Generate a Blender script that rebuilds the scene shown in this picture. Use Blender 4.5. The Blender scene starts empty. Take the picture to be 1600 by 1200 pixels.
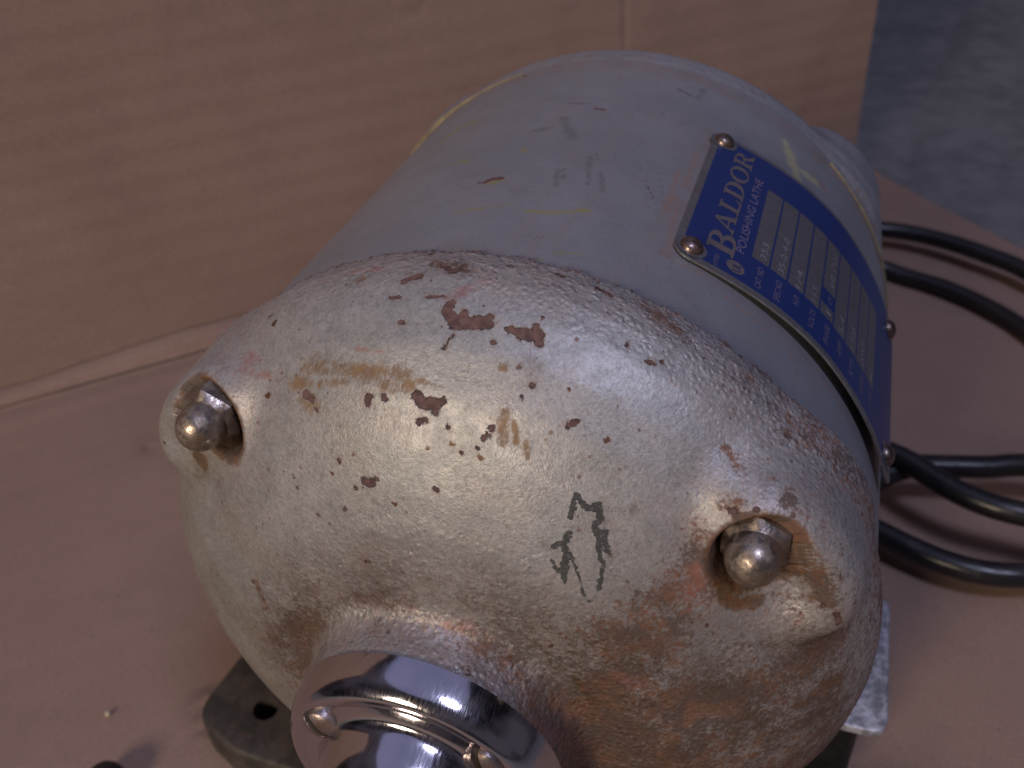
import bpy, bmesh, math, random
import numpy as np
from mathutils import Matrix, Vector, Euler
R = math.radians
random.seed(4); rng = np.random.default_rng(7)
scene = bpy.context.scene
C = scene.collection

# ---------------------------------------------------------------- camera
AX = ((0.9504, 0.3084, -0.0403), (-0.1567, 0.5868, 0.7945), (-0.2687, 0.7487, -0.606))
CAM = Vector((0.0541, -0.1452, 0.2888))
r_, u_, f_ = (Vector(a) for a in AX)
f_.normalize(); r_ = (r_ - f_*r_.dot(f_)).normalized(); u_ = r_.cross(f_)
cd = bpy.data.cameras.new('camera'); cam = bpy.data.objects.new('camera', cd); C.objects.link(cam)
cam.matrix_world = Matrix(((r_.x, u_.x, -f_.x, CAM.x), (r_.y, u_.y, -f_.y, CAM.y), (r_.z, u_.z, -f_.z, CAM.z), (0, 0, 0, 1)))
cd.sensor_width = 36; cd.lens = 33.77; cd.clip_start = .01; cd.clip_end = 60
cd.dof.use_dof = True; cd.dof.focus_distance = .168; cd.dof.aperture_fstop = 24
scene.camera = cam
# ---------------------------------------------------------------- light: an indoor workshop, a cool ceiling fixture and a warmer one behind the camera
w = bpy.data.worlds.new('World'); scene.world = w; w.use_nodes = True
w.node_tree.nodes['Background'].inputs[0].default_value = (.60, .52, .72, 1)
w.node_tree.nodes['Background'].inputs[1].default_value = .055
# the room around: vague lighter and darker parts
_t = w.node_tree; _c = _t.nodes.new('ShaderNodeTexCoord'); _n = _t.nodes.new('ShaderNodeTexNoise'); _n.inputs['Scale'].default_value = 1.7; _n.inputs['Detail'].default_value = 3
_m = _t.nodes.new('ShaderNodeValToRGB'); _m.color_ramp.elements[0].position = .38; _m.color_ramp.elements[0].color = (.10, .08, .12, 1); _m.color_ramp.elements[1].position = .64; _m.color_ramp.elements[1].color = (1.2, 1.0, 1.3, 1)
_t.links.new(_c.outputs['Generated'], _n.inputs['Vector']); _t.links.new(_n.outputs['Fac'], _m.inputs[0]); _t.links.new(_m.outputs[0], _t.nodes['Background'].inputs[0])
def lamp(name, loc, aim, size, power, col):
    d = bpy.data.lights.new(name, 'AREA'); d.shape = 'DISK'; d.size = size; d.energy = power; d.color = col
    o = bpy.data.objects.new(name, d); C.objects.link(o); o.location = loc
    o.rotation_euler = (Vector(aim)-Vector(loc)).to_track_quat('-Z', 'Y').to_euler()
    return o
lamp('ceiling_lamp', (.74, -.58, 2.02), (0, .05, .1), .46, 16.3, (.66, .69, 1.0))
lamp('bench_lamp', (-.56, -1.76, 1.00), (0, .1, .15), .60, 24.5, (1.0, .80, .60))
lamp('ceiling_panel', (-.05, .05, 1.95), (0, 0, .1), 2.3, 4.0, (.55, .58, 1.0))
scene.view_settings.view_transform = 'Standard'; scene.view_settings.look = 'None'
scene.view_settings.exposure = 0; scene.view_settings.gamma = 1
scene.render.engine = 'CYCLES'

# ---------------------------------------------------------------- helpers
def sstep(x, a, b): t = np.clip((x-a)/(b-a), 0, 1); return t*t*(3-2*t)
def link(o, parent=None):
    C.objects.link(o)
    if parent: o.parent = parent
    return o
def mesh_obj(name, V, F, mat, parent=None, smooth=True):
    me = bpy.data.meshes.new(name)
    if isinstance(V, np.ndarray) and isinstance(F, np.ndarray):
        me.vertices.add(len(V)); me.vertices.foreach_set('co', V.astype(np.float32).ravel())
        k = F.shape[1]
        me.loops.add(F.size); me.loops.foreach_set('vertex_index', F.astype(np.int32).ravel())
        me.polygons.add(len(F)); me.polygons.foreach_set('loop_start', np.arange(0, F.size, k, dtype=np.int32))
        me.polygons.foreach_set('loop_total', np.full(len(F), k, dtype=np.int32))
        me.update(calc_edges=True)
    else:
        me.from_pydata([tuple(v) for v in V], [], [tuple(f) for f in F]); me.update()
    me.materials.append(mat)
    if smooth: me.polygons.foreach_set('use_smooth', [True]*len(me.polygons))
    return link(bpy.data.objects.new(name, me), parent)
def bm_obj(name, bm, mat, parent=None, smooth=True):
    me = bpy.data.meshes.new(name); bmesh.ops.recalc_face_normals(bm, faces=bm.faces); bm.to_mesh(me); bm.free()
    me.materials.append(mat)
    if smooth: me.polygons.foreach_set('use_smooth', [True]*len(me.polygons))
    return link(bpy.data.objects.new(name, me), parent)
def tag(o, label, cat, group=None):
    o['label'] = label; o['category'] = cat
    if group: o['group'] = group
    return o
def grid_faces(nu, nv, wrap_u=False):
    i = np.arange(nu if wrap_u else nu-1); j = np.arange(nv-1)
    I, J = np.meshgrid(i, j, indexing='ij'); I2 = (I+1) % nu
    return np.stack([I*nv+J, I2*nv+J, I2*nv+J+1, I*nv+J+1], -1).reshape(-1, 4)
def lathe(name, prof, mat, parent, n=128, axis_y=True):
    """revolve (radius, y) about the Y axis"""
    V = []; m = len(prof)
    for k in range(n):
        a = 2*math.pi*k/n
        for r, y in prof: V.append((r*math.sin(a), y, r*math.cos(a)))
    F = grid_faces(n, m, True)[:, ::-1]
    return mesh_obj(name, np.array(V), F, mat, parent)
def smooth_curve(P, n):
    """Catmull-Rom resampling"""
    P = [np.array(p, float) for p in P]; P = [2*P[0]-P[1]]+P+[2*P[-1]-P[-2]]; out = []
    for i in range(1, len(P)-2):
        for k in range(n):
            t = k/n
            out.append(.5*((2*P[i])+(-P[i-1]+P[i+1])*t+(2*P[i-1]-5*P[i]+4*P[i+1]-P[i+2])*t*t+(-P[i-1]+3*P[i]-3*P[i+1]+P[i+2])*t**3))
    out.append(P[-2]); return np.array(out)
def tube(name, P, rad, mat, parent=None, n=20, caps=True):
    P = np.asarray(P); T = np.gradient(P, axis=0); T /= np.linalg.norm(T, axis=1)[:, None]
    N = np.cross(T[0], (0, 0, 1.)); N /= np.linalg.norm(N); V = []
    for i, p in enumerate(P):
        N = N-T[i]*N.dot(T[i]); N /= np.linalg.norm(N); B = np.cross(T[i], N)
        for k in range(n):
            a = 2*math.pi*k/n; V.append(p+rad*(math.cos(a)*N+math.sin(a)*B))
    F = []
    for i in range(len(P)-1):
        for k in range(n): F.append((i*n+k, i*n+(k+1) % n, (i+1)*n+(k+1) % n, (i+1)*n+k))
    F = [tuple(f) for f in F]
    if caps: F += [tuple(range(n))[::-1], tuple((len(P)-1)*n+k for k in range(n))]
    return mesh_obj(name, V, F, mat, parent)

# ---------------------------------------------------------------- materials
class NT:
    """tiny node-tree writer"""
    def __init__(s, name):
        s.m = bpy.data.materials.new(name); s.m.use_nodes = True; s.t = s.m.node_tree
        s.b = s.t.nodes['Principled BSDF']; s.tc = s.t.nodes.new('ShaderNodeTexCoord')
    def new(s, k, **kw):
        n = s.t.nodes.new(k)
        for a, v in kw.items(): setattr(n, a, v)
        return n
    def put(s, sock, v):
        if isinstance(v, bpy.types.NodeSocket): s.t.links.new(v, sock)
        elif isinstance(v, (tuple, list)): sock.default_value = (*v, 1) if len(v) == 3 and sock.type == 'RGBA' else v
        else: sock.default_value = v
    def noise(s, scale, detail=4, rough=.55, vec=None, dist=0):
        n = s.new('ShaderNodeTexNoise'); s.put(n.inputs['Vector'], vec if vec is not None else s.tc.outputs['Object'])
        n.inputs['Scale'].default_value = scale; n.inputs['Detail'].default_value = detail
        n.inputs['Roughness'].default_value = rough; n.inputs['Distortion'].default_value = dist
        return n.outputs['Fac']
    def voro(s, scale, feature='F1'):
        n = s.new('ShaderNodeTexVoronoi', feature=feature); s.put(n.inputs['Vector'], s.tc.outputs['Object']); n.inputs['Scale'].default_value = scale
        return n.outputs['Distance']
    def math(s, op, a, b=0., c=0., clamp=False):
        n = s.new('ShaderNodeMath', operation=op, use_clamp=clamp); s.put(n.inputs[0], a); s.put(n.inputs[1], b); s.put(n.inputs[2], c)
        return n.outputs[0]
    def ramp(s, v, lo, hi, a=0., b=1.):
        n = s.new('ShaderNodeMapRange', interpolation_type='SMOOTHSTEP'); s.put(n.inputs[0], v); s.put(n.inputs[1], lo); s.put(n.inputs[2], hi); s.put(n.inputs[3], a); s.put(n.inputs[4], b)
        return n.outputs[0]
    def mix(s, f, a, b):
        n = s.new('ShaderNodeMix', data_type='RGBA'); s.put(n.inputs[0], f); s.put(n.inputs[6], a); s.put(n.inputs[7], b)
        return n.outputs[2]
    def attr(s, name):
        n = s.new('ShaderNodeAttribute', attribute_name=name); return n.outputs['Fac']
    def mapping(s, scale=(1, 1, 1), rot=(0, 0, 0)):
        n = s.new('ShaderNodeMapping'); s.put(n.inputs['Vector'], s.tc.outputs['Object']); n.inputs['Scale'].default_value = scale; n.inputs['Rotation'].default_value = rot
        return n.outputs[0]
    def bump(s, h, dist, strength=1., nrm=None):
        n = s.new('ShaderNodeBump'); s.put(n.inputs['Height'], h); n.inputs['Distance'].default_value = dist; s.put(n.inputs['Strength'], strength)
        if nrm is not None: s.put(n.inputs['Normal'], nrm)
        return n.outputs[0]
    def set(s, **kw):
        names = dict(color='Base Color', rough='Roughness', metal='Metallic', normal='Normal', coat='Coat Weight', coat_rough='Coat Roughness', spec='Specular IOR Level', sheen='Sheen Weight')
        for k, v in kw.items(): s.put(s.b.inputs[names[k]], v)
        return s.m

def bell_material():
    n = NT('silver_cast_paint')
    fine = n.noise(2600, 3, .6); mid = n.noise(900, 4, .6); big = n.noise(120, 4, .6); blot = n.noise(38, 5, .6)
    chip = n.attr('chip'); black = n.attr('black'); tan = n.attr('tan'); rust = n.attr('rust'); red = n.attr('red'); crud = n.attr('crud'); rough_ = n.attr('coarse')
    # paint
    col = n.mix(n.ramp(big, .3, .7), (.31, .312, .305), (.385, .387, .385))
    col = n.mix(n.ramp(n.noise(60, 5, .7), .46, .70, 0, .5), col, (.30, .255, .215))
    col = n.mix(n.math('MULTIPLY', n.attr('pink'), n.ramp(n.noise(340, 4, .7), .35, .65, .15, .75)), col, (.34, .23, .21))
    # grime: small brown specks all over, thicker where 'rust' says so
    spk = n.noise(1100, 5, .7); spk2 = n.noise(420, 5, .75)
    dens = n.math('MULTIPLY_ADD', n.math('ADD', n.math('MULTIPLY', rust, .6), n.attr('speck')), .27, 0.)
    speck = n.ramp(n.math('ADD', n.math('MULTIPLY_ADD', spk, .5, n.math('MULTIPLY', spk2, .5)), dens), .69, .80)
    rs = n.math('ADD', rust, n.math('MULTIPLY_ADD', n.math('MULTIPLY_ADD', n.noise(110, 4, .7), .6, n.noise(1000, 5, .9)), 3.0, -2.72))
    col = n.mix(n.ramp(rs, .0, 1.5, 0, .52), col, n.mix(n.ramp(n.noise(300, 3), .4, .6), (.185, .062, .024), (.10, .055, .038)))
    col = n.mix(n.math('MULTIPLY', speck, .85), col, n.mix(n.ramp(n.noise(160, 3), .42, .58), (.17, .068, .030), (.070, .045, .035)))
    v = n.new('ShaderNodeTexVoronoi'); n.put(v.inputs['Vector'], n.tc.outputs['Object']); v.inputs['Scale'].default_value = 165
    dotr = n.ramp(n.math('MULTIPLY_ADD', n.noise(1300, 3), .22, v.outputs['Distance']), n.math('MULTIPLY_ADD', v.outputs['Color'], .14, .10), n.math('MULTIPLY_ADD', v.outputs['Color'], .16, .13), 1, 0)
    col = n.mix(n.math('MULTIPLY', dotr, n.ramp(n.noise(300, 2), .42, .52)), col, (.115, .055, .035))
    v2 = n.new('ShaderNodeTexVoronoi'); n.put(v2.inputs['Vector'], n.tc.outputs['Object']); v2.inputs['Scale'].default_value = 400
    d2 = n.ramp(n.math('MULTIPLY_ADD', n.noise(2500, 2), .25, v2.outputs['Distance']), n.math('MULTIPLY_ADD', v2.outputs['Color'], .14, .10), n.math('MULTIPLY_ADD', v2.outputs['Color'], .22, .17), 1, 0)
    col = n.mix(n.math('MULTIPLY', d2, n.ramp(n.noise(95, 4, .7), .44, .60, 0, .85)), col, (.15, .080, .050))
    gr = n.math('MULTIPLY', n.ramp(n.noise(1700, 4, .8), .30, .62, .74, 1.06), n.ramp(n.noise(650, 5, .8), .33, .55, .84, 1.04))
    gm = n.new('ShaderNodeMix', data_type='RGBA', blend_type='MULTIPLY'); gm.inputs[0].default_value = 1; n.put(gm.inputs[6], col)
    gc = n.new('ShaderNodeCombineColor'); [n.put(gc.inputs[i], gr) for i in range(3)]; n.put(gm.inputs[7], gc.outputs[0]); col = gm.outputs[2]
    # brushed-on tan smear
    tn = n.math('ADD', tan, n.math('MULTIPLY_ADD', n.math('ADD', n.noise(170, 4, .75), n.noise(1100, 5, .85, n.mapping((1.6, .5, .7), (0, 0, .5)))), 2.6, -2.85))
    col = n.mix(n.ramp(tn, .05, .95, 0, .85), col, n.mix(n.ramp(n.noise(200), .4, .6), (.215, .120, .040), (.165, .098, .046)))
    rd = n.math('ADD', red, n.math('MULTIPLY_ADD', n.math('ADD', n.noise(200, 4, .7), n.noise(1100, 5, .8)), 2.8, -3.15))
    col = n.mix(n.ramp(rd, .05, 1.1, 0, .6), col, (.33, .12, .10))
    # soft dark dirt in the pockets
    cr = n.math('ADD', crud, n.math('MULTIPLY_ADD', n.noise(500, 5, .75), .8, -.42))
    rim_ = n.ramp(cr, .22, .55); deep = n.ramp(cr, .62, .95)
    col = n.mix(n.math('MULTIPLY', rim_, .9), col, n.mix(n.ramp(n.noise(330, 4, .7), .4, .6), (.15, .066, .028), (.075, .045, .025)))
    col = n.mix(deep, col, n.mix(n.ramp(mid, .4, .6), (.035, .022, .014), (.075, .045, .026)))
    gf = n.math('MULTIPLY', n.attr('grime_shade'), n.ramp(n.math('MULTIPLY_ADD', n.noise(70, 5, .75), .45, n.math('MULTIPLY', n.noise(800, 5, .9), .55)), .43, .57, .22, 1))  # brown staining, plus light fall-off low on the bell painted into the colour
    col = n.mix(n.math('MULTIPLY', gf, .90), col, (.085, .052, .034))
    # chips down to brown primer, worn marker
    edge = n.math('MULTIPLY_ADD', n.noise(850, 5, .7), 1.9, -1.07)
    cf = n.math('ADD', chip, edge); cm = n.ramp(cf, -.06, .06, 1, 0); cmh = n.ramp(cf, -.18, .18, 1, 0)
    bleed = n.math('MULTIPLY', n.ramp(chip, .1, 1.1, 1, 0), n.ramp(n.noise(600, 5, .85), .44, .60))
    col = n.mix(n.math('MULTIPLY', bleed, .45), col, (.20, .105, .06))
    ring = n.math('MULTIPLY', n.ramp(cf, .05, .22, 1, 0), n.math('SUBTRACT', 1., cm))
    col = n.mix(n.math('MULTIPLY', ring, n.math('MULTIPLY_ADD', rust, -.5, .30, clamp=True)), col, (.60, .58, .55))
    col = n.mix(cm, col, n.mix(n.ramp(n.noise(700, 4), .35, .65), (.075, .040, .036), (.145, .080, .068)))
    bf = n.math('ADD', black, n.math('MULTIPLY_ADD', n.noise(1200, 5, .8), 2.2, -1.1)); bmk = n.ramp(bf, -.04, .05, 1, 0)
    col = n.mix(n.math('MULTIPLY', bmk, n.ramp(n.noise(1100, 4, .85), .38, .5, .8, 1)), col, n.mix(n.noise(500), (.030, .034, .032), (.06, .062, .058)))
    bare = n.math('MAXIMUM', n.math('MAXIMUM', cm, bmk), n.math('MAXIMUM', n.math('MULTIPLY', rim_, .9), n.math('MULTIPLY', speck, .8)))
    bare = n.math('MAXIMUM', bare, n.math('MULTIPLY', n.ramp(tn, .05, .95), .4))
    metal = n.math('MULTIPLY', n.math('SUBTRACT', 1., bare), .38)
    rg = n.math('MULTIPLY_ADD', bare, .30, n.ramp(n.noise(300, 4), .3, .7, .41, .53))
    # relief: orange peel, pits, coarse casting towards the rim and collar
    p1 = n.bump(n.math('MULTIPLY_ADD', fine, .45, n.math('MULTIPLY', mid, .8)), .00026, .50)
    lump = n.math('MULTIPLY_ADD', n.ramp(n.noise(480, 4, .6), .35, .75), .5, n.math('MULTIPLY', n.ramp(n.voro(720), .05, .6, 1, 0), .6))
    p2 = n.bump(lump, .00045, n.math('MULTIPLY_ADD', rough_, .75, .0), p1)
    pit = n.ramp(n.voro(420), .0, .22)
    p3 = n.bump(n.math('MULTIPLY', pit, 1.), .0003, n.math('MULTIPLY_ADD', rough_, .55, .12), p2)
    p4 = n.bump(cmh, .00025, 1., p3); p4 = n.bump(n.math('MULTIPLY', bmk, -1.), .0001, 1., p4)
    p4.node.invert = False
    return n.set(color=col, rough=rg, metal=metal, normal=p4)
def body_material(rough_cast=0):
    n = NT('blue_grey_enamel')
    big = n.noise(45, 5, .6); chip = n.attr('chip')
    col = n.mix(n.ramp(big, .3, .7), (.195, .204, .226), (.235, .242, .264))
    st = n.noise(60, 6, .7, n.mapping((6, .6, 6)))
    col = n.mix(n.ramp(st, .50, .72, 0, .5), col, (.24, .20, .185))
    ln = n.noise(55, 6, .75, n.mapping((1, 9, 1), (.2, 0, .5))); col = n.mix(n.ramp(ln, .60, .70, 0, .35), col, (.12, .12, .13))
    ln2 = n.noise(30, 7, .8); col = n.mix(n.ramp(ln2, .50, .66, 0, .35), col, (.165, .145, .14))
    col = n.mix(n.ramp(n.noise(1800, 3, .8), .35, .62, .22, 0), col, (.10, .10, .11))
    col = n.mix(n.math('MULTIPLY', n.attr('dirt'), n.ramp(n.noise(260, 5, .7), .35, .65, .2, .8)), col, (.22, .145, .115))
    for at, c, amp, k in (('olive', (.25, .235, .06), 1.3, 650), ('scuff', (.13, .135, .14), 1.9, 900), ('yellow', (.40, .37, .20), 1.3, 420), ('rust', (.26, .175, .14), 1.9, 700)):
        v = n.math('ADD', n.attr(at), n.math('MULTIPLY_ADD', n.noise(k, 5, .85), amp*1.8, -amp*.97))
        col = n.mix(n.ramp(v, .15, .85, 0, .7), col, c)
    cf = n.math('ADD', chip, n.math('MULTIPLY_ADD', n.noise(900, 4, .7), 1.4, -.7)); cm = n.ramp(cf, -.1, .1, 1, 0)
    col = n.mix(cm, col, (.13, .055, .05))
    vv = n.new('ShaderNodeTexVoronoi'); n.put(vv.inputs['Vector'], n.tc.outputs['Object']); vv.inputs['Scale'].default_value = 95
    dotr = n.ramp(vv.outputs['Distance'], n.math('MULTIPLY', vv.outputs['Color'], .05), n.math('MULTIPLY_ADD', vv.outputs['Color'], .07, .02), 1, 0)
    col = n.mix(n.math('MULTIPLY', dotr, n.ramp(n.noise(200, 2), .5, .6)), col, (.12, .09, .08))
    p = n.bump(n.math('MULTIPLY_ADD', n.noise(2200, 3), .6, n.math('MULTIPLY', n.noise(350, 3), .6)), .00012, .6)
    p = n.bump(cm, -.0001, 1., p)
    if rough_cast:
        p = n.bump(n.ramp(n.noise(420, 4), .35, .7), .0003, .35, p)
        sp = n.ramp(n.math('MULTIPLY_ADD', n.noise(600, 5, .75), .6, n.math('MULTIPLY', n.noise(110, 4), .4)), .54, .62)
        col = n.mix(n.math('MULTIPLY', sp, .6), col, (.19, .125, .105))
    rg = n.ramp(n.noise(150, 5), .3, .7, .33, .47)
    return n.set(color=col, rough=n.math('MULTIPLY_ADD', cm, .3, rg), metal=.10, normal=p, coat=.10, coat_rough=.35)
def plain(name, col, rough=.5, metal=0., var=.12, scale=200, bump=0., spec=None):
    n = NT(name); f = n.ramp(n.noise(scale, 4), .3, .7)
    c2 = tuple(max(0, x*(1-2*var)) for x in col)
    kw = {}
    if bump: kw['normal'] = n.bump(n.noise(scale*4, 4), bump, .7)
    if spec is not None: kw['spec'] = spec
    return n.set(color=n.mix(f, c2, col), rough=n.ramp(n.noise(scale*1.7, 3), .3, .7, rough*.85, min(1, rough*1.15)), metal=metal, **kw)
M = {}
M['bell'] = bell_material(); M['body'] = body_material(); M['rear'] = body_material(1)
def chrome():
    n = NT('polished_chrome')
    scr = n.noise(900, 2, .5, n.mapping((8, .4, 1), (.4, .3, .8)))
    dust = n.ramp(n.voro(700), .05, .12, 1, 0); dm = n.math('MULTIPLY', dust, n.ramp(n.noise(400), .58, .66))
    col = n.mix(dm, (.60, .58, .62), (.35, .33, .32))
    return n.set(color=col, metal=1., rough=n.math('MULTIPLY_ADD', dm, .4, n.ramp(scr, .35, .7, .09, .20)), normal=n.bump(n.noise(90, 3), .00025, .35))
M['chrome'] = chrome()
def worn_steel(name, a, b, rough, md=.5):
    n = NT(name); f = n.ramp(n.noise(420, 6, .75), .42, .60); g = n.ramp(n.noise(170, 4), .35, .6)
    col = n.mix(n.math('MULTIPLY', f, n.ramp(g, 0, 1, .25, 1)), a, b)
    return n.set(color=col, metal=n.math('MULTIPLY_ADD', f, -md, .95), rough=n.math('MULTIPLY_ADD', f, .30, rough), normal=n.bump(n.noise(1300, 4), .00010, .6))
M['nut'] = worn_steel('tarnished_nut_steel', (.34, .295, .255), (.17, .12, .085), .31, .22)
M['screw'] = worn_steel('rusty_screw_steel', (.34, .30, .30), (.17, .115, .09), .30, .15)
M['rivet'] = worn_steel('brown_rivet_steel', (.20, .155, .14), (.12, .08, .06), .28, .3)
M['plate'] = plain('brushed_plate_metal', (.30, .30, .32), .36, .75, .10, 500, .00005)
M['window'] = plain('bare_plate_metal', (.18, .175, .19), .42, .55, .08, 700)
M['letter'] = plain('bare_letter_metal', (.17, .145, .155), .42, .30, .05, 700)
M['letter_small'] = plain('thin_letter_metal', (.20, .17, .28), .45, .2, .05, 700)
M['stamp'] = plain('stamped_bright_metal', (.5, .5, .55), .3, .6, .1, 1500)
def blue():
    n = NT('blue_plate_enamel')
    sc = n.ramp(n.noise(240, 6, .7, n.mapping((4, .8, 4))), .60, .8, 0, .35)
    return n.set(color=n.mix(sc, (.009, .026, .125), (.06, .07, .145)), rough=.38, metal=.0, normal=n.bump(n.noise(900, 3), .00004, .6), coat=.2, coat_rough=.3)
M['blue'] = blue()
M['gasket'] = plain('yellow_filler_paint', (.27, .22, .13), .7, 0, .16, 260, .0002)
M['dark_gap'] = plain('dark_gap', (.02, .016, .013), .8)
def cord_rubber():
    n = NT('black_cord_rubber'); d = n.ramp(n.noise(90, 6, .75), .5, .72); s = n.ramp(n.noise(1200, 3), .62, .72)
    col = n.mix(n.math('MULTIPLY', d, .5), (.011, .011, .013), (.045, .04, .038)); col = n.mix(n.math('MULTIPLY', s, .5), col, (.12, .10, .09))
    return n.set(color=col, rough=n.math('MULTIPLY_ADD', d, .2, .30), normal=n.bump(n.noise(500, 4), .0001, .6), spec=.5)
M['rubber'] = cord_rubber()
M['black_metal'] = plain('black_painted_steel', (.013, .013, .014), .42, 0, .2, 200)
def galv():
    n = NT('galvanised_steel'); v = n.new('ShaderNodeTexVoronoi', feature='F1'); n.put(v.inputs['Vector'], n.tc.outputs['Object']); v.inputs['Scale'].default_value = 330
    f = n.ramp(n.noise(250, 6, .8), .42, .60)
    return n.set(color=n.mix(f, (.22, .225, .25), (.50, .52, .58)), metal=.45, rough=n.math('MULTIPLY_ADD', f, .15, .35), normal=n.bump(f, .00005, .5))
M['galv'] = galv()
def iron():
    n = NT('old_cast_iron'); f = n.ramp(n.noise(90, 6, .7), .40, .62); g = n.ramp(n.noise(260, 5, .7), .55, .7)
    col = n.mix(f, (.040, .037, .034), (.085, .074, .066)); col = n.mix(n.math('MULTIPLY', g, .6), col, (.13, .07, .035))
    return n.set(color=col, rough=.62, metal=.25, normal=n.bump(n.noise(500, 5), .0004, .8))
M['iron'] = iron()
def cardboard(name, uvrot):
    n = NT(name)
    # Object coordinates: X runs along the flutes, Y across them
    fib = n.noise(900, 6, .85, n.mapping((.45, 1, 1))); flute = n.noise(34, 3, .5, n.mapping((.05, 1, 1)))
    mott = n.noise(14, 4, .6); sp = n.noise(1500, 2)
    col = n.mix(n.ramp(mott, .3, .7), (.252, .170, .128), (.285, .196, .150))
    col = n.mix(n.ramp(flute, .35, .65, 0, .16), col, (.232, .152, .122))
    col = n.mix(n.ramp(fib, .38, .64, 0, .42), col, (.36, .25, .205))
    col = n.mix(n.ramp(n.noise(1400, 3, .8, n.mapping((.5, 1, 1))), .36, .60, .35, 0), col, (.15, .095, .08))
    col = n.mix(n.ramp(n.noise(22, 7, .8), .47, .66, 0, .30), col, (.20, .135, .115))
    v = n.new('ShaderNodeTexVoronoi'); n.put(v.inputs['Vector'], n.tc.outputs['Object']); v.inputs['Scale'].default_value = 70
    dots = n.math('MULTIPLY', n.ramp(v.outputs['Distance'], .02, .05, 1, 0), n.ramp(v.outputs['Color'], .45, .6))
    col = n.mix(n.math('MULTIPLY', dots, .8), col, (.09, .06, .06))
    col = n.mix(n.math('MULTIPLY', n.attr('smudge'), n.ramp(n.noise(160, 5, .7, n.mapping((.5, 1, 1))), .42, .62)), col, (.075, .055, .06))
    p = n.bump(n.math('MULTIPLY_ADD', fib, .5, n.math('MULTIPLY', sp, .3)), .00012, .6)
    return n.set(color=col, rough=.82, spec=.25, normal=p)
M['card'] = cardboard('brown_corrugated_card', 0)
def concrete():
    n = NT('grey_concrete')
    f = n.noise(9, 7, .65); g = n.noise(45, 6, .7); h = n.noise(400, 4)
    col = n.mix(n.ramp(f, .3, .7), (.112, .114, .120), (.150, .150, .153))
    col = n.mix(n.ramp(g, .38, .62, 0, .6), col, (.20, .20, .20))
    v = n.new('ShaderNodeTexVoronoi'); n.put(v.inputs['Vector'], n.tc.outputs['Object']); v.inputs['Scale'].default_value = 13
    d = n.math('MULTIPLY', n.ramp(n.math('MULTIPLY_ADD', n.noise(60, 3), .12, v.outputs['Distance']), .14, .24, 1, 0), n.ramp(v.outputs['Color'], .3, .5))
    col = n.mix(n.math('MULTIPLY', d, .75), col, (.05, .05, .05))
    return n.set(color=col, rough=.8, normal=n.bump(n.math('ADD', g, n.math('MULTIPLY', h, .3)), .0012, .6))
M['concrete'] = concrete()

# ---- shape of the cast end bell, as a signed distance field in metres (motor frame: Y along the shaft, s = -y) ----
BOLT_R = .0712
POCK = ((.0014, -.0010), (.0004, .0010), (0, 0), (0, 0))
BOLT_A = (-53.5, 40.2, 130.0, -160.0)
def smin(a, b, k):
    h = np.clip(.5 + .5*(b-a)/k, 0, 1)
    return b*(1-h) + a*h - k*h*(1-h)
def smax(a, b, k): return -smin(-a, -b, k)
PROF = np.array([(-.0005,.0806),(.004,.0812),(.009,.0806),(.015,.0783),(.021,.0742),(.027,.0680),(.032,.0608),(.036,.0530),(.039,.0455),(.0405,.0380),(.0408,.030),(.0409,0)])
def prof_grid():
    # distance field of the smooth profile on a grid in the (s, rho) plane
    t = np.linspace(0, len(PROF)-1, 400); i = np.arange(len(PROF))
    s = np.interp(t, i, PROF[:,0]); r = np.interp(t, i, PROF[:,1])
    for _ in range(60):
        s[1:-1] = (s[:-2]+2*s[1:-1]+s[2:])/4; r[1:-1] = (r[:-2]+2*r[1:-1]+r[2:])/4
    S = np.linspace(-.02, .08, 201); Q = np.linspace(0, .11, 221)
    P = np.stack(np.meshgrid(S, Q, indexing='ij'), -1).reshape(-1, 2)
    a = np.stack([s[:-1], r[:-1]], 1); b = np.stack([s[1:], r[1:]], 1); ab = b-a
    best = np.full(len(P), 9.); sg = np.ones(len(P))
    for k in range(len(a)):
        u = np.clip(((P-a[k])@ab[k])/(ab[k]@ab[k]), 0, 1)
        v = P-a[k]-u[:,None]*ab[k]; d = np.hypot(v[:,0], v[:,1])
        m = d < best-1e-9
        best[m] = d[m]
    inside = (P[:,1] < np.interp(P[:,0], np.r_[-1, s], np.r_[r[0], r])) & (P[:,0] < .0409)
    return np.where(inside, -best, best).reshape(201, 221)
GRID = prof_grid()
def grid_at(s, q):
    x = np.clip((s+.02)/.1*200, 0, 199.999); y = np.clip(q/.11*220, 0, 219.999)
    i = x.astype(int); j = y.astype(int); fx = x-i; fy = y-j
    return (GRID[i,j]*(1-fx)+GRID[i+1,j]*fx)*(1-fy)+(GRID[i,j+1]*(1-fx)+GRID[i+1,j+1]*fx)*fy
def ang_diff(a, b): return (a-b+180) % 360 - 180
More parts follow.
